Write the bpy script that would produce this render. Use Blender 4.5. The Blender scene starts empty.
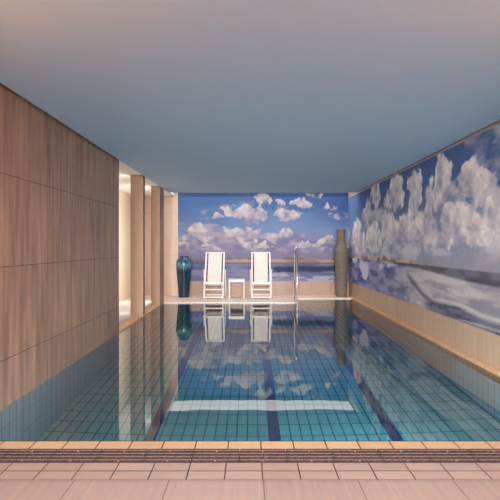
import bpy, bmesh, math, random
import numpy as np
from mathutils import Vector, Matrix

S = bpy.context.scene
COL = S.collection
PI = math.pi

# ------------------------------------------------------------------ camera
cam_d = bpy.data.cameras.new('camera')
cam = bpy.data.objects.new('camera', cam_d)
COL.objects.link(cam)
cam.location = (0, 0, 1.5)
cam.rotation_euler = (PI / 2, 0, 0)
cam_d.sensor_width = 36
cam_d.lens = 36 * 420 / 500
cam_d.shift_x = -1 / 500
cam_d.shift_y = -4 / 500
cam_d.clip_start = 0.05
S.camera = cam

# ------------------------------------------------------------------ world, lamps, exposure
w = bpy.data.worlds.new('world')
S.world = w
w.use_nodes = True
w.node_tree.nodes['Background'].inputs[0].default_value = (0.5, 0.6, 0.7, 1)
w.node_tree.nodes['Background'].inputs[1].default_value = 0.0
S.view_settings.view_transform = 'Standard'
S.view_settings.look = 'None'
S.view_settings.exposure = 0.27
S.view_settings.gamma = 1.0
S.view_settings.use_curve_mapping = False
S.cycles.use_denoising = True
S.cycles.max_bounces = 14
S.cycles.diffuse_bounces = 6
S.cycles.transmission_bounces = 10
S.cycles.glossy_bounces = 6
S.cycles.sample_clamp_indirect = 6.0


def area(name, loc, rot, sx, sy, power, col):
    d = bpy.data.lights.new(name, 'AREA')
    d.shape = 'RECTANGLE'
    d.size, d.size_y = sx, sy
    d.energy = power
    d.color = col
    o = bpy.data.objects.new(name, d)
    o.location = loc
    o.rotation_euler = rot
    COL.objects.link(o)
    return o


# unseen fill light added behind the camera to brighten walls and far end
e_ = area('rear_fill', (0.3, -5.2, 2.55), (math.radians(66), 0, 0), 4.4, 0.5, 520, (0.95, 0.96, 0.98))
e_.data.spread = math.radians(72)
# warm fill lights added out of view to tint the near ceiling orange
for ux, uy in ((-2.1, 0.5), (2.75, 0.5), (-2.1, -1.2), (2.75, -1.2)):
    u_ = area('warm_fill_up', (ux, uy, 1.95), (PI, 0, 0), 0.25, 0.5, 190, (1.0, 0.34, 0.09))
    u_.data.spread = math.radians(150)
# light trough above the far deck
t_ = area('trough_lamp', (0.3, 12.0, 3.125), (0, 0, 0), 5.2, 1.14, 36, (1.0, 0.95, 0.92))
t_.data.spread = math.radians(150)
# hidden area lights added behind the pillars to brighten the recess
for ly, lz, lx, lp in ((8.96, 0.16, -2.552, 10), (10.75, 0.4, -2.507, 20)):
    area('recess_fill', (lx, ly, 1.55), (0, PI / 2, 0), 2.6, lz, lp, (1.0, 0.90, 0.80))
# unseen fill lights added below the near edge to light the pool tiles
for i, lx in enumerate((-1.3, 0.2, 1.3)):
    area('underwater_fill', (lx, 3.27, -0.7), (PI / 2, 0, 0), 0.5, 0.4, (30, 25, 110)[i], (0.80, 0.93, 1.0))


# ------------------------------------------------------------------ node helpers
def srgb(r, g, b):
    def f(c):
        c /= 255
        return c / 12.92 if c <= 0.04045 else ((c + 0.055) / 1.055) ** 2.4
    return (f(r), f(g), f(b), 1)


class NT:
    def __init__(self, name):
        self.m = bpy.data.materials.new(name)
        self.m.use_nodes = True
        self.t = self.m.node_tree
        self.b = self.t.nodes['Principled BSDF']

    def n(self, kind, **kw):
        x = self.t.nodes.new(kind)
        for k, v in kw.items():
            setattr(x, k, v)
        return x

    def l(self, a, b):
        self.t.links.new(a, b)

    def math(self, op, a, b=None, c=None):
        x = self.n('ShaderNodeMath', operation=op)
        for i, v in enumerate((a, b, c)):
            if v is None:
                continue
            if isinstance(v, (int, float)):
                x.inputs[i].default_value = v
            else:
                self.l(v, x.inputs[i])
        return x.outputs[0]

    def pos(self):
        g = self.n('ShaderNodeNewGeometry')
        s = self.n('ShaderNodeSeparateXYZ')
        self.l(g.outputs['Position'], s.inputs[0])
        return s.outputs

    def comb(self, x, y, z=0.0):
        c = self.n('ShaderNodeCombineXYZ')
        for i, v in enumerate((x, y, z)):
            if isinstance(v, (int, float)):
                c.inputs[i].default_value = v
            else:
                self.l(v, c.inputs[i])
        return c.outputs[0]

    def mix(self, f, a, b, mode='MIX'):
        x = self.n('ShaderNodeMix', data_type='RGBA', blend_type=mode)
        for i, v in zip((0, 6, 7), (f, a, b)):
            if isinstance(v, (int, float)):
                x.inputs[i].default_value = v
            elif isinstance(v, tuple):
                x.inputs[i].default_value = v
            else:
                self.l(v, x.inputs[i])
        return x.outputs[2]

    def noise(self, vec, scale=1.0, detail=4, rough=0.55):
        x = self.n('ShaderNodeTexNoise')
        x.inputs['Scale'].default_value = scale
        x.inputs['Detail'].default_value = detail
        x.inputs['Roughness'].default_value = rough
        if vec is not None:
            self.l(vec, x.inputs['Vector'])
        return x.outputs[0]

    def brick(self, u, v, wd, ht, mortar, c1, c2, cm, ou=0.0, ov=0.0):
        x = self.n('ShaderNodeTexBrick')
        x.offset = 0.0
        x.squash = 1.0
        x.inputs['Scale'].default_value = 1
        x.inputs['Brick Width'].default_value = wd
        x.inputs['Row Height'].default_value = ht
        x.inputs['Mortar Size'].default_value = mortar
        x.inputs['Mortar Smooth'].default_value = 0.1
        x.inputs['Color1'].default_value = c1
        x.inputs['Color2'].default_value = c2
        x.inputs['Mortar'].default_value = cm
        self.l(self.comb(self.math('SUBTRACT', u, ou), self.math('SUBTRACT', v, ov)), x.inputs['Vector'])
        return x

    def done(self, col=None, rough=0.5, metal=0.0, spec=0.5):
        if col is not None:
            if isinstance(col, tuple):
                self.b.inputs['Base Color'].default_value = col
            else:
                self.l(col, self.b.inputs['Base Color'])
        if isinstance(rough, (int, float)):
            self.b.inputs['Roughness'].default_value = rough
        else:
            self.l(rough, self.b.inputs['Roughness'])
        self.b.inputs['Metallic'].default_value = metal
        self.b.inputs['Specular IOR Level'].default_value = spec
        return self.m

    def bump(self, h, strength=0.3, dist=0.01):
        x = self.n('ShaderNodeBump')
        x.inputs['Strength'].default_value = strength
        x.inputs['Distance'].default_value = dist
        self.l(h, x.inputs['Height'])
        self.l(x.outputs[0], self.b.inputs['Normal'])


def speckled(name, c, c2, scale=30, rough=0.5, metal=0.0, spec=0.5):
    m = NT(name)
    g = m.n('ShaderNodeNewGeometry')
    return m.done(m.mix(m.noise(g.outputs['Position'], scale), c, c2), rough, metal, spec)


def tile_mat(name, au, av, wd, ht, mortar, c1, c2, cm, ou=0.0, ov=0.0, rough=0.25, grain=None, stripes=None, spec=0.5, gs=(14, 0.9)):
    """Tiles laid on the plane of the axes au, av; optional streaky grain along the v axis; optional inlaid lines at u."""
    m = NT(name)
    p = m.pos()
    br = m.brick(p[au], p[av], wd, ht, mortar, c1, c2, cm, ou, ov)
    col = br.outputs['Color']
    if grain:
        v = m.comb(m.math('MULTIPLY', p[au], gs[0]), m.math('MULTIPLY', p[av], gs[1]), 0.0)
        nz = m.noise(v, 1.0, 6, 0.62)
        r = m.n('ShaderNodeValToRGB')
        r.color_ramp.elements[0].position = 0.3
        r.color_ramp.elements[1].position = 0.72
        r.color_ramp.elements[0].color = grain[0]
        r.color_ramp.elements[1].color = grain[1]
        m.l(nz, r.inputs[0])
        col = m.mix(1.0, col, r.outputs[0], 'MULTIPLY')
    if stripes:
        tot = None
        for (sx, half) in stripes[0]:
            d = m.math('LESS_THAN', m.math('ABSOLUTE', m.math('SUBTRACT', p[au], sx)), half)
            tot = d if tot is None else m.math('MAXIMUM', tot, d)
        not_grout = m.math('SUBTRACT', 1.0, br.outputs['Fac'])
        col = m.mix(m.math('MULTIPLY', tot, not_grout), col, stripes[1])
    m.bump(m.math('SUBTRACT', 1.0, br.outputs['Fac']), 0.25, 0.003)
    return m.done(col, rough, 0, spec)


W1 = (1, 1, 1, 1)
M = {}
M['wall_panel'] = tile_mat('wood_look_wall_panels', 1, 2, 0.945, 0.86, 0.004, srgb(166, 136, 114), srgb(150, 124, 110), srgb(78, 58, 50),
                           ou=6.59 - 0.945 * 12, ov=0.447 - 0.86 * 2, rough=0.45, grain=((0.46, 0.43, 0.44, 1), (1.16, 1.10, 1.04, 1)))
M['beige_x'] = tile_mat('beige_wall_tile_back', 0, 2, 0.6, 1.25, 0.003, srgb(208, 184, 166), srgb(202, 178, 160), srgb(150, 118, 98),
                        ov=1.23 - 1.25 * 2, rough=0.4, grain=((0.88, 0.86, 0.84, 1), (1.04, 1.03, 1.02, 1)))
M['beige_y'] = tile_mat('beige_wall_tile_side', 1, 2, 0.6, 1.25, 0.003, srgb(204, 174, 146), srgb(198, 168, 140), srgb(140, 110, 90),
                        ov=1.23 - 1.25 * 2, rough=0.4, grain=((0.82, 0.78, 0.75, 1), (1.05, 1.03, 1.02, 1)))
M['beige_pillar'] = tile_mat('beige_pillar_cladding', 0, 2, 9.0, 9.0, 0.003, srgb(158, 126, 102), srgb(158, 126, 102), srgb(140, 110, 90), ou=-4.5, ov=-4.5, rough=0.4, grain=((0.84, 0.82, 0.8, 1), (1.05, 1.03, 1.02, 1)))
M['band'] = tile_mat('brown_beige_band_tile', 0, 2, 0.6, 1.25, 0.003, srgb(168, 136, 116), srgb(160, 128, 108), srgb(120, 92, 76), ov=-0.7, rough=0.4, grain=((0.86, 0.84, 0.82, 1), (1.05, 1.03, 1.02, 1)))
M['niche'] = speckled('cream_plaster', srgb(238, 222, 202), srgb(230, 212, 190), 3, 0.7)
M['white'] = speckled('white_ceiling_paint', srgb(240, 238, 234), srgb(236, 234, 230), 2, 0.8)
M['trough_paint'] = speckled('pale_blue_trough_paint', srgb(140, 152, 164), srgb(137, 149, 161), 2, 0.8)
M['rail_paint'] = speckled('pale_mauve_rail', srgb(190, 182, 196), srgb(184, 176, 190), 6, 0.5)
M['ceiling'] = speckled('pale_blue_grey_ceiling_paint', srgb(166, 192, 216), srgb(163, 189, 213), 1.2, 0.75)
M['deck_big'] = tile_mat('pink_beige_plank_tile', 0, 1, 0.6, 1.2, 0.003, srgb(140, 130, 124), srgb(134, 124, 118), srgb(92, 78, 70),
                         ou=0.08 - 6, ov=2.66 - 1.2 * 12, rough=0.55, spec=0.25, grain=((0.86, 0.84, 0.83, 1), (1.05, 1.04, 1.03, 1)), gs=(30, 1.2))
M['deck_row'] = tile_mat('pink_beige_small_tile', 0, 1, 0.244, 0.105, 0.0045, srgb(146, 133, 125), srgb(136, 123, 115), srgb(60, 46, 40),
                         ou=0.074 - 0.244 * 20, ov=2.675 - 1.05, rough=0.55, spec=0.25)
M['coping'] = tile_mat('straw_coping_tile', 0, 1, 0.244, 2.0, 0.005, srgb(174, 152, 126), srgb(164, 142, 116), srgb(56, 42, 36),
                       ou=0.074 - 0.244 * 20, ov=2.0, rough=0.55, spec=0.25)
M['coping_y'] = tile_mat('straw_ledge_tile', 1, 0, 0.244, 4.0, 0.004, srgb(222, 182, 140), srgb(214, 174, 132), srgb(130, 100, 78), rough=0.35, ov=-8.05)
M['deck_far'] = tile_mat('pink_beige_far_tile', 0, 1, 0.3, 0.3, 0.003, srgb(242, 224, 210), srgb(236, 218, 204), srgb(180, 150, 132), rough=0.4)
LINES = [(-1.10 * 1.0, 0.06), (0.26, 0.06), (1.58, 0.06)]
TEAL = (srgb(124, 152, 145), srgb(112, 142, 138), srgb(40, 56, 62))
M['pool_floor'] = tile_mat('teal_pool_floor_tile', 0, 1, 0.12, 0.24, 0.008, *TEAL, ou=0.26 - 0.06 - 0.12 * 40, ov=0.1, rough=0.3,
                           stripes=(LINES, srgb(40, 38, 74)))
PW = (srgb(96, 122, 130), srgb(86, 113, 122), srgb(34, 48, 56))
M['pool_side'] = tile_mat('blue_grey_pool_wall_tile', 1, 2, 0.12, 0.48, 0.008, *PW, ov=-2.4, rough=0.3)
M['pool_end'] = tile_mat('blue_grey_pool_end_tile', 0, 2, 0.12, 0.48, 0.008, *PW, ov=-2.4, rough=0.3)
M['dark'] = speckled('dark_waterline_shade', srgb(40, 34, 34), srgb(30, 26, 28), 40, 0.6)  # near-black colour for the painted shade line at the pool edge
M['grate'] = speckled('brown_grey_plastic', srgb(84, 68, 64), srgb(70, 57, 55), 60, 0.7, 0.0, 0.15)
M['channel'] = speckled('dark_channel', srgb(52, 42, 42), srgb(40, 34, 34), 20, 0.6)
M['clip'] = speckled('steel_clip', srgb(124, 110, 104), srgb(112, 100, 94), 50, 0.5, 0.2)
M['chrome'] = speckled('polished_steel', srgb(226, 224, 222), srgb(212, 210, 210), 8, 0.14, 1.0)
M['white_wood'] = speckled('white_lacquered_frame', srgb(236, 226, 220), srgb(228, 218, 212), 20, 0.4)
M['bronze'] = speckled('pivot_bolt', srgb(120, 120, 140), srgb(100, 100, 122), 50, 0.35, 0.6)

m = NT('white_canvas_weave')
p = m.n('ShaderNodeTexCoord')
wv = m.n('ShaderNodeTexWave')
wv.inputs['Scale'].default_value = 60
wv.inputs['Distortion'].default_value = 1.0
m.l(p.outputs['Object'], wv.inputs['Vector'])
m.bump(wv.outputs[1], 0.2, 0.002)
M['canvas'] = m.done(m.mix(m.noise(p.outputs['Object'], 5), srgb(224, 214, 206), srgb(217, 207, 198)), 0.8)

m = NT('teal_drip_glaze')
p = m.n('ShaderNodeTexCoord')
sp = m.n('ShaderNodeSeparateXYZ')
m.l(p.outputs['Object'], sp.inputs[0])
ang = m.math('ARCTAN2', sp.outputs[1], sp.outputs[0])
drip = m.noise(m.comb(m.math('MULTIPLY', ang, 3.0), m.math('MULTIPLY', sp.outputs[2], 0.8)), 2.0, 4)
edge = m.math('ADD', m.math('MULTIPLY', m.math('SUBTRACT', drip, 0.5), 0.5), sp.outputs[2])
r = m.n('ShaderNodeValToRGB')
r.color_ramp.elements[0].position = 0.78
r.color_ramp.elements[1].position = 1.22
r.color_ramp.elements[0].color = srgb(16, 44, 66)
r.color_ramp.elements[1].color = srgb(92, 146, 156)
e = r.color_ramp.elements.new(1.06)
e.color = srgb(26, 76, 98)
m.l(edge, r.inputs[0])
M['glaze'] = m.done(r.outputs[0], 0.12)

m = NT('weathered_grey_brown_clay')
p = m.n('ShaderNodeTexCoord')
sp = m.n('ShaderNodeSeparateXYZ')
m.l(p.outputs['Object'], sp.inputs[0])
bands = m.noise(m.comb(sp.outputs[0], sp.outputs[1], m.math('MULTIPLY', sp.outputs[2], 9.0)), 2.2, 5)
M['clay'] = m.done(m.mix(bands, srgb(80, 69, 62), srgb(132, 117, 104)), 0.7)
m.bump(bands, 0.4, 0.01)

m = NT('pool_water')
t = m.t
t.nodes.remove(m.b)
gl = t.nodes.new('ShaderNodeBsdfGlass')
gl.inputs['IOR'].default_value = 1.333
gl.inputs['Roughness'].default_value = 0.0
gl.inputs['Color'].default_value = (0.97, 0.995, 1.0, 1)
g = t.nodes.new('ShaderNodeNewGeometry')
nz = t.nodes.new('ShaderNodeTexNoise')
nz.inputs['Scale'].default_value = 2.2
nz.inputs['Detail'].default_value = 2
bp = t.nodes.new('ShaderNodeBump')
bp.inputs['Strength'].default_value = 0.05
bp.inputs['Distance'].default_value = 0.012
t.links.new(g.outputs['Position'], nz.inputs['Vector'])
t.links.new(nz.outputs[0], bp.inputs['Height'])
t.links.new(bp.outputs[0], gl.inputs['Normal'])
gs_ = t.nodes.new('ShaderNodeBsdfGlossy')
gs_.inputs['Roughness'].default_value = 0.0
gs_.inputs['Color'].default_value = (1, 1, 1, 1)
t.links.new(bp.outputs[0], gs_.inputs['Normal'])
mx = t.nodes.new('ShaderNodeMixShader')
mx.inputs[0].default_value = 0.20
t.links.new(gl.outputs[0], mx.inputs[1])
t.links.new(gs_.outputs[0], mx.inputs[2])
t.links.new(mx.outputs[0], t.nodes['Material Output'].inputs[0])
ab = t.nodes.new('ShaderNodeVolumeAbsorption')
ab.inputs['Color'].default_value = (0.36, 0.72, 0.79, 1)
ab.inputs['Density'].default_value = 0.7
t.links.new(ab.outputs[0], t.nodes['Material Output'].inputs['Volume'])
M['water'] = m.m


# ------------------------------------------------------------------ mesh helpers
def link(name, bm, mat, parent=None, smooth=False):
    me = bpy.data.meshes.new(name)
    bmesh.ops.recalc_face_normals(bm, faces=bm.faces)
    bm.to_mesh(me)
    bm.free()
    me.materials.append(M[mat] if isinstance(mat, str) else mat)
    if smooth:
        for f in me.polygons:
            f.use_smooth = True
    o = bpy.data.objects.new(name, me)
    COL.objects.link(o)
    if parent is not None:
        o.parent = parent
    return o


def box(bm, x0, x1, y0, y1, z0, z1, bev=0.0):
    vs = bmesh.ops.create_cube(bm, size=1.0)['verts']
    for v in vs:
        v.co = Vector(((x0 + x1) / 2 + v.co.x * (x1 - x0), (y0 + y1) / 2 + v.co.y * (y1 - y0), (z0 + z1) / 2 + v.co.z * (z1 - z0)))
    if bev > 0:
        es = list({e for v in vs for e in v.link_edges})
        bmesh.ops.bevel(bm, geom=es, offset=bev, segments=2, affect='EDGES', profile=0.5)


def bar(bm, a, b, wx, wz, bev=0.004):
    """A squared bar from a to b (its wide side along x)."""
    a, b = Vector(a), Vector(b)
    d = (b - a)
    L = d.length
    z = d.normalized()
    x = Vector((1, 0, 0)) if abs(z.x) < 0.9 else Vector((0, 1, 0))
    y = z.cross(x).normalized()
    x = y.cross(z).normalized()
    mt = Matrix((x, y, z)).transposed().to_4x4()
    mt.translation = (a + b) / 2
    vs = bmesh.ops.create_cube(bm, size=1.0)['verts']
    for v in vs:
        v.co = mt @ Vector((v.co.x * wx, v.co.y * wz, v.co.z * L))
    es = list({e for v in vs for e in v.link_edges})
    bmesh.ops.bevel(bm, geom=es, offset=bev, segments=2, affect='EDGES', profile=0.5)


def tube(bm, pts, r, seg=12):
    pts = [Vector(p) for p in pts]
    rings = []
    for i, p in enumerate(pts):
        d = (pts[min(i + 1, len(pts) - 1)] - pts[max(i - 1, 0)]).normalized()
        x = Vector((1, 0, 0)) if abs(d.x) < 0.9 else Vector((0, 1, 0))
        y = d.cross(x).normalized()
        x = y.cross(d).normalized()
        rings.append([bm.verts.new(p + r * (math.cos(2 * PI * k / seg) * x + math.sin(2 * PI * k / seg) * y)) for k in range(seg)])
    for a, b in zip(rings, rings[1:]):
        for k in range(seg):
            bm.faces.new((a[k], a[(k + 1) % seg], b[(k + 1) % seg], b[k]))
    bm.faces.new(rings[0][::-1])
    bm.faces.new(rings[-1])


def lathe(bm, prof, seg=48, wob=None):
    rings = []
    for (r, z) in prof:
        rings.append([bm.verts.new(((r * (1 + (wob(2 * PI * k / seg, z) if wob else 0))) * math.cos(2 * PI * k / seg),
                                    (r * (1 + (wob(2 * PI * k / seg, z) if wob else 0))) * math.sin(2 * PI * k / seg), z)) for k in range(seg)])
    for a, b in zip(rings, rings[1:]):
        for k in range(seg):
            bm.faces.new((a[k], a[(k + 1) % seg], b[(k + 1) % seg], b[k]))
    bm.faces.new(rings[0][::-1])
    bm.faces.new(rings[-1])


def smooth_prof(keys, n=60):
    """Catmull-Rom through (r, z) keys."""
    k = [keys[0]] + list(keys) + [keys[-1]]
    out = []
    per = max(2, n // (len(keys) - 1))
    for i in range(1, len(k) - 2):
        p0, p1, p2, p3 = (np.array(k[j]) for j in (i - 1, i, i + 1, i + 2))
        for s in range(per):
            t = s / per
            out.append(tuple(0.5 * (2 * p1 + (p2 - p0) * t + (2 * p0 - 5 * p1 + 4 * p2 - p3) * t * t + (3 * p1 - p0 - 3 * p2 + p3) * t ** 3)))
    out.append(tuple(keys[-1]))
    return out


def struct(name, boxes, mat):
    bm = bmesh.new()
    for b in boxes:
        box(bm, *b)
    o = link(name, bm, mat)
    o['kind'] = 'structure'
    return o


def tag(o, label, cat, group=None, kind=None):
    o['label'] = label
    o['category'] = cat
    if group:
        o['group'] = group
    if kind:
        o['kind'] = kind
    return o


def thing(name, label, cat, loc=(0, 0, 0), rz=0, group=None):
    o = bpy.data.objects.new(name, None)
    o.empty_display_size = 0.2
    COL.objects.link(o)
    o.location = loc
    o.rotation_euler = (0, 0, rz)
    return tag(o, label, cat, group)


# ------------------------------------------------------------------ the setting
XL, XR, XE = -2.28, 2.92, 2.85        # left wall, right wall, right pool edge
Y0, YN, YF, YB = -7.0, 3.22, 11.05, 12.6
YA, XA = 11.9, 1.22                   # the pool reaches further back right of the handrail
ZC = 2.95
DEP = -1.44
YP = 7.25                             # far end of the panelled wall
XN = -3.5                             # back of the side recess

struct('wall_left', [(XL - 0.14, XL, Y0, YP, DEP * 0 - 0.005, 3.14)], 'wall_panel')
struct('wall_recess', [(XN - 0.1, XN, YP - 0.1, YB, 0, 3.14), (XN - 0.1, XL - 0.14, YP - 0.12, YP, 0, 3.14)], 'niche')
struct('wall_right', [(XR, XR + 0.15, Y0, YB, -0.1, 3.14)], 'beige_y')
struct('wall_back', [(XN - 0.1, XR + 0.15, YB, YB + 0.15, -0.1, 3.09)], 'beige_x')
struct('trim_1', [(XN - 0.1, XR + 0.15, YB, YB + 0.15, 3.09, 3.14)], 'trough_paint')
struct('wall_rear', [(XL - 0.14, XR + 0.15, Y0 - 0.15, Y0, 0, 3.14)], 'niche')
struct('baseboard_back', [(-2.19, XR, YB - 0.012, YB + 0.02, 0, 0.448)], 'band')
# ceiling: the hung sheet with an open joint along the walls and a trough above the far deck
bm = bmesh.new()
box(bm, XL + 0.05, XR - 0.06, Y0 + 0.02, 11.4, ZC, ZC + 0.03, 0.006)
o = link('ceiling', bm, 'ceiling'); o['kind'] = 'structure'
struct('ceiling_upper', [(XL - 0.14, XR + 0.15, Y0 - 0.15, YB + 0.15, 3.14, 3.24)], 'white')
struct('ceiling_recess', [(XN - 0.1, XL, YP - 0.12, YB, 3.0, 3.06)], 'white')

struct('trim_6', [(XR - 0.02, XR, 1.5, YB, 2.93, 2.95)], 'rail_paint')
# near deck
struct('floor', [(XL, XR, Y0, 2.675, -0.3, 0.012)], 'deck_big')
struct('floor_tile_rows', [(XL, XR, 2.675, 2.885, -0.3, 0.012)], 'deck_row')
struct('floor_channel', [(XL, XR, 2.885, 3.085, -0.3, -0.04)], 'channel')
struct('trim_2', [(XL, XR, 3.085, 3.2, -0.3, 0.012)], 'coping')
struct('waterline_shade_strip', [(XL, XR, 3.2, YN, -0.3, 0.008)], 'dark')  # dark strip stands in for the shaded gap under the coping
# far deck and the ledges along both sides
struct('floor_far', [(XN, XA, YF, YB, -0.3, 0.02), (XA, XR, YA, YB, -0.3, 0.02)], 'deck_far')
struct('trim_4', [(XE, XR, 3.2, YA, -0.3, 0.03)], 'coping_y')
struct('trim_5', [(XL - 0.24, XL, YP, YF, -0.3, 0.02)], 'coping_y')
struct('floor_recess', [(XN, XL - 0.24, YP, YF, -0.3, 0.06)], 'white')
# pool basin
struct('pool_floor', [(XL - 0.2, XE + 0.2, 3.0, YB, DEP - 0.2, DEP)], 'pool_floor')
struct('pool_wall_left', [(XL - 0.2, XL, YN, YF, DEP, -0.3), (XL - 0.02, XL, YN, YF, -0.31, -0.006)], 'pool_side')
struct('pool_wall_right', [(XE, XE + 0.2, YN, YA, DEP, -0.3), (XE, XE + 0.02, YN, YA, -0.31, 0.0)], 'pool_side')
struct('pool_wall_near', [(XL - 0.2, XE + 0.2, YN - 0.1, YN, DEP, -0.3)], 'pool_end')
struct('pool_wall_far', [(XL - 0.2, XA, YF, YF + 0.2, DEP, -0.3), (XA, XE + 0.2, YA, YA + 0.2, DEP, -0.3),
                         (XA - 0.2, XA, YF + 0.2, YA + 0.2, DEP, -0.3)], 'pool_end')
# water surface
bm = bmesh.new()
vs = [bm.verts.new(p) for p in ((XL, YN, 0), (XE, YN, 0), (XE, YA, 0), (XA, YA, 0), (XA, YF, 0), (XL, YF, 0))]
f = bm.faces.new(vs)
f.normal_update()
me = bpy.data.meshes.new('pool_water')
bm.to_mesh(me); bm.free()
me.materials.append(M['water'])
o = bpy.data.objects.new('pool_water', me); COL.objects.link(o)
tag(o, 'still clear blue-green water filling the tiled indoor pool', 'water', kind='stuff')

# recess pillars
struct('pillar_1', [(-2.545, XL, 8.87, 9.05, 0.02, 3.0)], 'beige_pillar')
struct('pillar_2', [(-2.5, XL, 10.52, 10.98, 0.02, 3.0)], 'beige_pillar')


# ------------------------------------------------------------------ printed murals
def vnoise(u, v, seed):
    rs = np.random.RandomState(seed)
    T = rs.rand(64, 64)
    iu, iv = np.floor(u).astype(int), np.floor(v).astype(int)
    fu, fv = u - iu, v - iv
    fu, fv = fu * fu * (3 - 2 * fu), fv * fv * (3 - 2 * fv)
    a = T[iu % 64, iv % 64]; b = T[(iu + 1) % 64, iv % 64]
    c = T[iu % 64, (iv + 1) % 64]; d = T[(iu + 1) % 64, (iv + 1) % 64]
    return (a * (1 - fu) + b * fu) * (1 - fv) + (c * (1 - fu) + d * fu) * fv


def fbm(u, v, seed, oct=5):
    s, a, t = 0, 0.5, 0
    for i in range(oct):
        s = s + a * vnoise(u * 2 ** i + 7.3 * i, v * 2 ** i + 3.1 * i, seed + i)
        t += a
        a *= 0.55
    return s / t


def sm(a, b, x):
    t = np.clip((x - a) / (b - a), 0, 1)
    return t * t * (3 - 2 * t)


def lerp(c1, c2, t):
    return c1 + (c2 - c1) * t[..., None]


def C(r, g, b):
    return np.array(srgb(r, g, b)[:3])


def clouds(u, v, blobs, seed, freq, warp=0.34, puff=1.25):
    """Density and a soft top-lit shade of puffy clouds at blobs (u, v, half width, half height, strength)."""
    n1 = fbm(u * freq, v * freq, seed, 6)
    n3 = fbm(u * freq, v * freq, seed + 40, 6)
    n2 = fbm(u * freq * 2.2, v * freq * 2.2, seed + 20, 6)
    uu = u + (n1 - 0.5) * warp * 2
    vv = v + (n3 - 0.5) * warp * 1.4
    d = np.zeros_like(u)
    top = np.zeros_like(u)
    for (bu, bv, hw, hh, st) in blobs:
        q = ((uu - bu) / hw) ** 2 + ((vv - bv) / np.where(vv < bv, hh * 0.8, hh)) ** 2
        k = st * np.clip(1.25 - 0.85 * q, 0, 1.1)
        top = np.where(k > d, (vv - bv) / hh, top)
        d = np.maximum(d, k)
    e = d + (n2 - 0.5) * puff * np.clip(d * 2.5, 0, 1)
    return sm(0.20, 0.62, e), np.clip(0.50 + 0.30 * top + (n2 - 0.5) * 1.5 + (n1 - 0.5) * 0.9, 0, 1)


def print_sheet(name, us, vs, place, paint, label, cat):
    """A printed wall sheet: grid of points carrying the print's colours, with a thin rim down to the wall."""
    U, V = np.meshgrid(us, vs, indexing='ij')
    cols = paint(U, V)
    nu, nv = len(us), len(vs)
    verts = [place(U[i, j], V[i, j], 0.0) for i in range(nu) for j in range(nv)]
    faces = [(i * nv + j, (i + 1) * nv + j, (i + 1) * nv + j + 1, i * nv + j + 1) for i in range(nu - 1) for j in range(nv - 1)]
    base = len(verts)
    ring = [i * nv for i in range(nu)] + [(nu - 1) * nv + j for j in range(1, nv)] + [i * nv + nv - 1 for i in range(nu - 2, -1, -1)] + [j for j in range(nv - 2, 0, -1)]
    rc = []
    for k in ring:
        i, j = divmod(k, nv)
        verts.append(place(U[i, j], V[i, j], 1.0))
        rc.append(cols[i, j])
    for a in range(len(ring)):
        b = (a + 1) % len(ring)
        faces.append((ring[a], base + a, base + b, ring[b]))
    faces.append(tuple(range(base, base + len(ring)))[::-1])
    me = bpy.data.meshes.new(name)
    me.from_pydata(verts, [], faces)
    at = me.color_attributes.new('print', 'FLOAT_COLOR', 'POINT')
    allc = np.ones((len(verts), 4), dtype=np.float32)
    allc[:base, :3] = cols.reshape(-1, 3)
    allc[base:, :3] = np.array(rc)
    at.data.foreach_set('color', allc.ravel())
    m = NT(name + '_print')
    a = m.n('ShaderNodeAttribute', attribute_name='print')
    g = m.n('ShaderNodeNewGeometry')
    fine = m.noise(g.outputs['Position'], 26, 4, 0.6)
    r = m.n('ShaderNodeMapRange')
    r.inputs[3].default_value = 0.86
    r.inputs[4].default_value = 1.12
    m.l(fine, r.inputs[0])
    gr = m.n('ShaderNodeCombineColor')
    for k in range(3):
        m.l(r.outputs[0], gr.inputs[k])
    me.materials.append(m.done(m.mix(1.0, a.outputs['Color'], gr.outputs[0], 'MULTIPLY'), 0.55, 0, 0.3))
    o = bpy.data.objects.new(name, me)
    COL.objects.link(o)
    return tag(o, label, cat)


def bx(px): return (px - 251) / 420 * 12.6
def bz(py): return 1.5 - (py - 246) / 420 * 12.6
def ry(px): return 2.92 * 420 / (px - 251)
def rz(px, py): return 1.5 - (py - 246) / 420 * ry(px)


DIM = 0.62   # scales the far print down to offset how brightly the lamps light it


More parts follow.
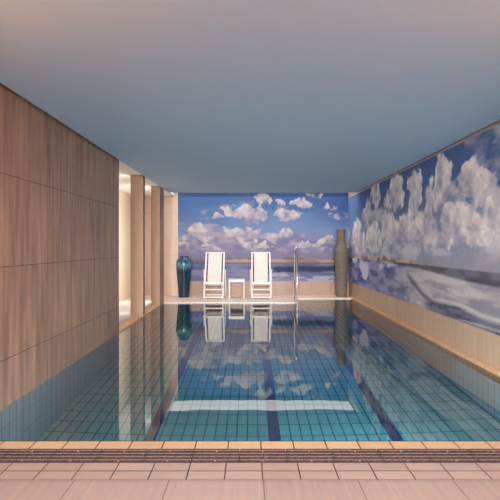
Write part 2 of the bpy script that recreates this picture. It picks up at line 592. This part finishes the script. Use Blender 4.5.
def paint_back(U, V):
    PX = U / 12.6 * 420 + 251
    PY = 246 - (V - 1.5) / 12.6 * 420
    n = fbm(U * 0.9, V * 1.8, 3)
    n2 = fbm(U * 1.3, V * 7, 9)
    sky = lerp(C(66, 108, 168), C(128, 156, 200), sm(200, 236, PY + (n - 0.5) * 26))
    sky = lerp(sky, C(156, 150, 182), sm(228, 250, PY + (n - 0.5) * 18))
    # darker corners of blue at the upper right
    sky = lerp(sky, C(52, 92, 156), sm(300, 345, PX) * (1 - sm(205, 232, PY)) * 0.8)
    B = []
    for (x, y, w_, h_, s) in [(199, 230, 11, 8, 1), (190, 236, 8, 5, .8), (204, 240, 9, 5, .9), (246, 213, 14, 9, 1), (256, 211, 8, 8, .9), (229, 211, 5, 6, .9), (216, 218, 8, 3, .8),
                              (238, 235, 17, 6, 1), (252, 232, 9, 6, .9), (250, 243, 10, 5, .9), (224, 229, 7, 4, .6), (264, 199, 8, 5, .8), (281, 201, 6, 4, .7), (301, 203, 10, 5, .8), (255, 214, 10, 9, .9),
                              (283, 215, 9, 8, 1), (295, 216, 7, 5, .9), (328, 208, 5, 6, .45), (331, 217, 5, 4, .45), (272, 237, 14, 6, .9), (290, 235, 8, 5, .9), (302, 244, 16, 4, .6), (325, 241, 11, 4, .6),
                              (262, 247, 14, 3, .6), (315, 195, 9, 3, .5), (184, 243, 6, 4, .7), (316, 250, 16, 3, .5), (213, 247, 14, 3, .45)]:
        B.append((bx(x), bz(y), w_ * 0.03, h_ * 0.03, s))
    lay = fbm(U * 1.5, V * 3.4, 91, 6)
    ld = sm(0.50, 0.66, lay + 0.16 * sm(226, 244, PY) - 0.10 * (1 - sm(215, 232, PY)))
    sky = lerp(sky, lerp(C(136, 130, 164), C(192, 180, 198), sm(0.35, 0.7, fbm(U * 3, V * 6, 95))), ld * 0.8)
    d, s = clouds(U, V, B, 31, 3.0, 0.30, 1.3)
    cl = lerp(C(146, 138, 168), C(240, 226, 222), s)
    out = lerp(sky, cl, d * 0.95)
    out = lerp(out, C(142, 134, 164), sm(248, 255, PY + (n2 - 0.5) * 8) * 0.85)
    # beach strip and sea
    hz = 259.0
    sand = lerp(C(206, 176, 146), C(172, 132, 116), sm(0.35, 0.65, n2))
    leftd = 1 - sm(205, 235, PX)
    sand = lerp(sand, C(120, 106, 132), leftd * 0.75)
    out = np.where((PY > hz)[..., None], sand, out)
    roofs = (PY > hz - 1.2) & (PY <= hz + 0.6) & (vnoise(U * 6, V * 0, 77) > 0.62) & (PX > 225)
    out = np.where(roofs[..., None], C(150, 108, 104), out)
    sea = lerp(C(150, 148, 184), C(112, 116, 164), sm(0.4, 0.62, n2))
    out = lerp(out, sea, sm(262.2, 263.4, PY))
    out = lerp(out, C(104, 100, 138), np.exp(-((PY - 263.2) / 0.9) ** 2) * 0.8)
    wave = np.exp(-((PY - 269.5 - (n - 0.5) * 6) / 2.8) ** 2) * sm(246, 262, PX) * sm(0.22, 0.42, fbm(U * 1.6, V * 3, 51))
    wave = wave + 0.8 * np.exp(-((PY - 268 - (n - 0.5) * 4) / 1.6) ** 2) * (1 - sm(205, 225, PX)) * 0.4
    out = lerp(out, C(20, 32, 84), np.clip(wave * 1.5, 0, 0.95))
    foam = sm(0.52, 0.66, fbm(U * 2.2, V * 9, 63)) * sm(270, 275, PY)
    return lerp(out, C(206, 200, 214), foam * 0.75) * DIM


def paint_right(U, V):
    # U is the distance along the wall, V the height
    n = fbm(U * 0.8, V * 1.4, 5)
    n2 = fbm(U * 0.7, V * 6, 15)
    hz = 1.19
    sky = lerp(C(160, 172, 198), C(74, 104, 150), sm(1.2, 2.5, V + (n - 0.5) * 0.5))
    sky = lerp(sky, C(120, 152, 204), sm(10.6, 12.4, U) * 0.7)
    B = []
    for (x, y, x2, y2, s) in [(372, 186, 380, 212, .8), (364, 200, 372, 232, .7), (391, 176, 402, 212, 1), (409, 172, 420, 220, 1), (426, 182, 434, 222, .9), (435, 158, 451, 208, 1),
                              (464, 165, 478, 204, 1), (476, 168, 494, 198, 1), (456, 184, 460, 200, .7), (440, 205, 462, 238, 1), (460, 206, 484, 240, 1), (482, 198, 502, 240, .95),
                              (352, 222, 364, 250, .9), (366, 222, 380, 252, .9), (382, 210, 396, 248, .9), (398, 214, 416, 246, .9), (416, 214, 436, 246, .9), (420, 226, 450, 250, .8),
                              (452, 230, 500, 248, .7), (384, 190, 392, 214, .7), (500, 196, 530, 240, .9), (530, 170, 570, 205, .9), (540, 215, 620, 245, .9)]:
        ya, yb = ry(x), ry(x2)
        xc = (x + x2) / 2
        za, zb = rz(xc, y), rz(xc, y2)
        B.append(((ya + yb) / 2, (za + zb) / 2, abs(ya - yb) / 2 * 1.15, abs(za - zb) / 2 * 1.15, s))
    lay = fbm(U * 0.95, V * 2.2, 101, 6)
    ld = sm(0.46, 0.60, lay + 0.20 * (1 - sm(1.4, 2.1, V)) - 0.10 * sm(2.0, 2.5, V))
    sky = lerp(sky, lerp(C(150, 154, 176), C(228, 222, 222), sm(0.35, 0.7, fbm(U * 2.4, V * 5, 105))), ld * 0.75)
    d, s = clouds(U, V, B, 41, 2.6, 0.34, 1.35)
    cl = lerp(C(166, 162, 176), C(255, 248, 240), s)
    out = lerp(sky, cl, d * 0.96)
    out = lerp(out, C(156, 152, 166), (1 - sm(hz + 0.02, hz + 0.30, V + (n - 0.5) * 0.2)) * (0.25 + 0.55 * (1 - sm(7, 9, U))))
    # the far shore with buildings, wet sand and surf
    shore = lerp(C(206, 176, 150), C(150, 116, 104), sm(0.45, 0.6, vnoise(U * 5, V * 3, 81)))
    build = (V < hz + 0.11 * vnoise(U * 16, V * 0, 83) ** 2 + 0.02) & (V > hz - 0.03) & (U > 7.6)
    out = np.where(build[..., None], shore, out)
    n3 = fbm(U * 1.7, V * 7, 65, 6)
    wet = lerp(C(140, 136, 146), C(204, 198, 194), sm(0.34, 0.62, n2 * 0.5 + n3 * 0.5))
    # bluish rippled shallows towards the far end
    sh = lerp(C(84, 92, 146), C(150, 152, 190), sm(0.38, 0.58, n3))
    sh = lerp(sh, C(222, 220, 232), sm(0.55, 0.68, fbm(U * 1.3, V * 4, 67, 6)) * 0.85)
    wet = lerp(wet, sh, sm(7.2, 9.0, U + (n - 0.5) * 1.5))
    out = lerp(out, wet, 1 - sm(hz - 0.035, hz - 0.015, V))
    th = 0.04 + 0.12 * sm(8.8, 4.6, U)
    dk = sm(0, 0.02, hz - V) * (1 - sm(th, th + 0.03, hz - V + (n2 - 0.5) * 0.05)) * (1 - sm(8.2, 9.2, U))
    out = lerp(out, lerp(C(70, 70, 86), C(112, 108, 120), sm(0.4, 0.65, n3)), dk * 0.92)
    # the dark channel that curves up into the flats, dark wet sand below it, surf along its edge
    cv = 0.60 + 0.42 * np.clip((U - 6.7) / 1.2, 0, 1) ** 1.5
    inch = np.exp(-((V - cv + (n3 - 0.5) * 0.06) / 0.065) ** 2) * sm(6.2, 6.9, U) * (1 - sm(7.7, 8.0, U))
    out = lerp(out, C(72, 70, 92), inch * 0.85)
    edge = 0.60 + 0.03 * np.sin(U * 2.3) + (n3 - 0.5) * 0.09
    low = (1 - sm(-0.02, 0.02, V - edge)) * (1 - sm(6.8, 7.3, U))
    out = lerp(out, lerp(C(64, 64, 84), C(118, 112, 126), sm(0.36, 0.66, fbm(U * 2.6, V * 12, 71, 6))), low * 0.95)
    out = lerp(out, C(214, 208, 208), np.exp(-((V - edge - 0.05) / 0.025) ** 2) * (1 - sm(6.4, 7.0, U)) * 0.7)
    return lerp(out, C(190, 184, 192), np.exp(-((V - 0.50 + 0.03 * (U - 5) + (n3 - 0.5) * 0.05) / 0.013) ** 2) * (1 - sm(5.6, 6.4, U)) * 0.7)


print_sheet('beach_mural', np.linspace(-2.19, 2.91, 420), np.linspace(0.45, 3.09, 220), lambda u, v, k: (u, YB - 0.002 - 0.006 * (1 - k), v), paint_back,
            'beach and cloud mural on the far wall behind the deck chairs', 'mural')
print_sheet('beach_mural', np.linspace(1.5, 12.59, 620), np.linspace(0.45, 2.925, 200), lambda u, v, k: (XR - 0.002 - 0.006 * (1 - k), u, v), paint_right,
            'long beach and tall cloud mural along the side wall above the tan ledge', 'mural')

# ------------------------------------------------------------------ overflow grates, one section after the other
SEC = 0.334


def grate_section():
    r = thing('overflow_grate', 'section of brown slotted plastic overflow grating between the straw coping and pale deck tiles', 'grate', group='overflow grating along the near pool edge')
    bm = bmesh.new()
    hw = SEC / 2 - 0.002
    for k in range(5):
        y = -0.090 + k * 0.045
        box(bm, -hw, hw, y - 0.011, y + 0.011, -0.02, 0.0, 0.002)
    link('grid_bars', bm, 'grate', r)
    bm = bmesh.new()
    for k in range(7):
        x = -hw + 0.012 + k * (2 * hw - 0.024) / 6
        box(bm, x - 0.008, x + 0.008, -0.101, 0.101, -0.045, -0.004)
    link('cross_ribs', bm, 'grate', r)
    for y in (-0.0675, 0.0675):
        bm = bmesh.new()
        box(bm, -0.006, 0.006, y - 0.012, y + 0.012, -0.004, 0.002, 0.001)
        link('clip', bm, 'clip', r)
    return r


def dup(root):
    r = root.copy(); COL.objects.link(r)
    for ch in list(root.children):
        c = ch.copy(); COL.objects.link(c); c.parent = r
        for g2 in ch.children:
            d = g2.copy(); COL.objects.link(d); d.parent = c
    return r


g0 = grate_section()
for i in range(-6, 7):
    o = g0 if i == -6 else dup(g0)
    o.location = (0.085 + i * SEC, 2.985, 0.012)


# ------------------------------------------------------------------ deck chairs
def make_chair():
    r = thing('deck_chair', 'white canvas deck chair', 'deck chair', group='white deck chairs on the far deck')
    HW = 0.262
    top, foot = Vector((0, 0.42, 1.285)), Vector((0, -0.24, 0.0))
    rear, front = Vector((0, 0.40, 0.0)), Vector((0, -0.36, 0.45))
    for s in (-1, 1):
        bm = bmesh.new()
        bar(bm, (s * HW, top.y, top.z), (s * HW, foot.y, foot.z + 0.012), 0.036, 0.052)
        link('back_rail', bm, 'white_wood', r)
    for s in (-1, 1):
        bm = bmesh.new()
        bar(bm, (s * (HW + 0.05), rear.y, rear.z + 0.012), (s * (HW - 0.05), front.y, front.z), 0.034, 0.05)
        link('seat_rail', bm, 'white_wood', r)
    for s in (-1, 1):
        bm = bmesh.new()
        bar(bm, (s * (HW + 0.045), 0.16, 0.80), (s * (HW + 0.05), 0.33, 0.06), 0.022, 0.034)
        link('support_strut', bm, 'white_wood', r)
        bm = bmesh.new()
        bm2 = bmesh.ops.create_cone(bm, cap_ends=True, segments=16, radius1=0.016, radius2=0.016, depth=0.1)['verts']
        for v in bm2:
            v.co = Vector((s * (HW + 0.02) + v.co.z * 0.8, 0.16 + v.co.x, 0.80 + v.co.y))
        link('pivot_bolt', bm, 'bronze', r)
    bm = bmesh.new(); bar(bm, (-HW, top.y, top.z), (HW, top.y, top.z), 0.05, 0.036); link('top_bar', bm, 'white_wood', r)
    bm = bmesh.new(); bar(bm, (-HW, front.y, front.z), (HW, front.y, front.z), 0.045, 0.06); link('front_bar', bm, 'white_wood', r)
    bm = bmesh.new(); bar(bm, (-HW, foot.y + 0.01, 0.045), (HW, foot.y + 0.01, 0.045), 0.034, 0.036); link('stretcher', bm, 'white_wood', r)
    bm = bmesh.new(); bar(bm, (-HW - 0.04, rear.y - 0.03, 0.04), (HW + 0.04, rear.y - 0.03, 0.04), 0.034, 0.036); link('stretcher', bm, 'white_wood', r)
    bm = bmesh.new(); bar(bm, (-HW, -0.12, 0.245), (HW, -0.12, 0.245), 0.034, 0.036); link('stretcher', bm, 'white_wood', r)
    # canvas: hangs from the top bar to the front bar
    bm = bmesh.new()
    keys = [(0.42, 1.308), (0.36, 1.20), (0.22, 0.92), (0.11, 0.64), (0.03, 0.43), (-0.09, 0.36), (-0.24, 0.40), (-0.36, 0.485), (-0.392, 0.45)]
    pr = smooth_prof(keys, 64)
    rows = []
    for (y, z) in pr:
        rows.append([bm.verts.new((-0.2 + 0.4 * k / 10, y + 0.012 * (1 - ((k - 5) / 5) ** 2), z - 0.012 * (1 - ((k - 5) / 5) ** 2))) for k in range(11)])
    for a, b in zip(rows, rows[1:]):
        for k in range(10):
            bm.faces.new((a[k], a[k + 1], b[k + 1], b[k]))
    bmesh.ops.recalc_face_normals(bm, faces=bm.faces)
    bmesh.ops.solidify(bm, geom=bm.faces[:], thickness=0.006)
    link('canvas_sling', bm, 'canvas', r, True)
    return r


c1 = make_chair()
c1.location = (-1.055, 12.02, 0.02)
c1['label'] = 'white canvas deck chair standing nearer the teal vase, left of the white side table'
c2 = dup(c1)
c2.location = (0.29, 12.02, 0.02)
c2['label'] = 'white canvas deck chair between the white side table and the steel handrail'

# side table between the chairs
r = thing('side_table', 'small square white side table standing between the two deck chairs', 'side table', (-0.405, 12.0, 0.02))
bm = bmesh.new(); box(bm, -0.228, 0.228, -0.2, 0.2, 0.50, 0.535, 0.005); link('table_top', bm, 'white_wood', r)
for sx in (-1, 1):
    for sy in (-1, 1):
        bm = bmesh.new(); box(bm, sx * 0.208 - 0.014, sx * 0.208 + 0.014, sy * 0.18 - 0.014, sy * 0.18 + 0.014, 0, 0.5, 0.003); link('leg', bm, 'white_wood', r)
bm = bmesh.new()
for sy in (-1, 1):
    box(bm, -0.2, 0.2, sy * 0.18 - 0.01, sy * 0.18 + 0.01, 0.46, 0.50)
for sx in (-1, 1):
    box(bm, sx * 0.208 - 0.01, sx * 0.208 + 0.01, -0.17, 0.17, 0.46, 0.50)
link('apron', bm, 'white_wood', r)

# tall glazed vase in the corner by the recess
bm = bmesh.new()
lathe(bm, smooth_prof([(0.13, 0.0), (0.155, 0.02), (0.17, 0.25), (0.200, 0.6), (0.226, 0.88), (0.222, 1.0), (0.185, 1.09), (0.135, 1.135), (0.126, 1.155), (0.136, 1.175), (0.128, 1.182), (0.11, 1.165), (0.11, 1.12), (0.14, 1.0)], 90), 56)
o = link('floor_vase', bm, 'glaze', None, True)
o.location = (-1.95, 12.2, 0.02)
tag(o, 'tall teal blue glazed floor vase with dripped rim beside the far mural', 'vase')

# tall bottle-shaped clay vessel in the other corner
def wob(a, z):
    return 0.02 * math.sin(z * 21) + 0.012 * math.sin(z * 47 + a * 2)


bm = bmesh.new()
lathe(bm, smooth_prof([(0.135, 0.0), (0.15, 0.03), (0.165, 0.3), (0.185, 0.7), (0.2, 1.1), (0.205, 1.28), (0.195, 1.37), (0.150, 1.47), (0.122, 1.56), (0.116, 1.75), (0.120, 1.88), (0.128, 1.94), (0.125, 1.97), (0.1, 1.97), (0.09, 1.9), (0.085, 1.7)], 140), 40, wob)
o = link('bottle_vessel', bm, 'clay', None, True)
o.location = (2.645, 12.28, 0.02)
tag(o, 'man-high grey brown bottle-shaped clay vessel standing where the two murals meet', 'vessel')

# steel handrail: foot on the far deck, hoop over the edge, down into the water
r = thing('handrail', 'polished steel hoop handrail rising from the far deck into the water', 'handrail', (1.185, 11.4, 0.02))
pts = [(0, 0, 0.0), (0, 0, 0.6), (0, 0, 1.2)]
for k in range(1, 14):
    a = PI - k / 14 * (PI * 0.86)
    pts.append((0, -0.24 - 0.24 * math.cos(a), 1.22 + 0.25 * math.sin(a)))
pts += [(0, -0.60, 0.95), (0, -0.65, 0.5), (0, -0.66, 0.0), (0, -0.66, -0.7), (0, -0.62, -0.86), (0, -0.5, -0.92), (0, -0.355, -0.93)]
pts = [(p[0], -abs(p[1]) if p[2] > 1.21 else p[1], p[2]) for p in pts]
bm = bmesh.new(); tube(bm, pts, 0.02, 14); link('rail_tube', bm, 'chrome', r, True)
bm = bmesh.new(); lathe(bm, [(0.06, 0), (0.06, 0.008), (0.035, 0.02), (0.024, 0.022)], 24); link('floor_flange', bm, 'chrome', r, True)
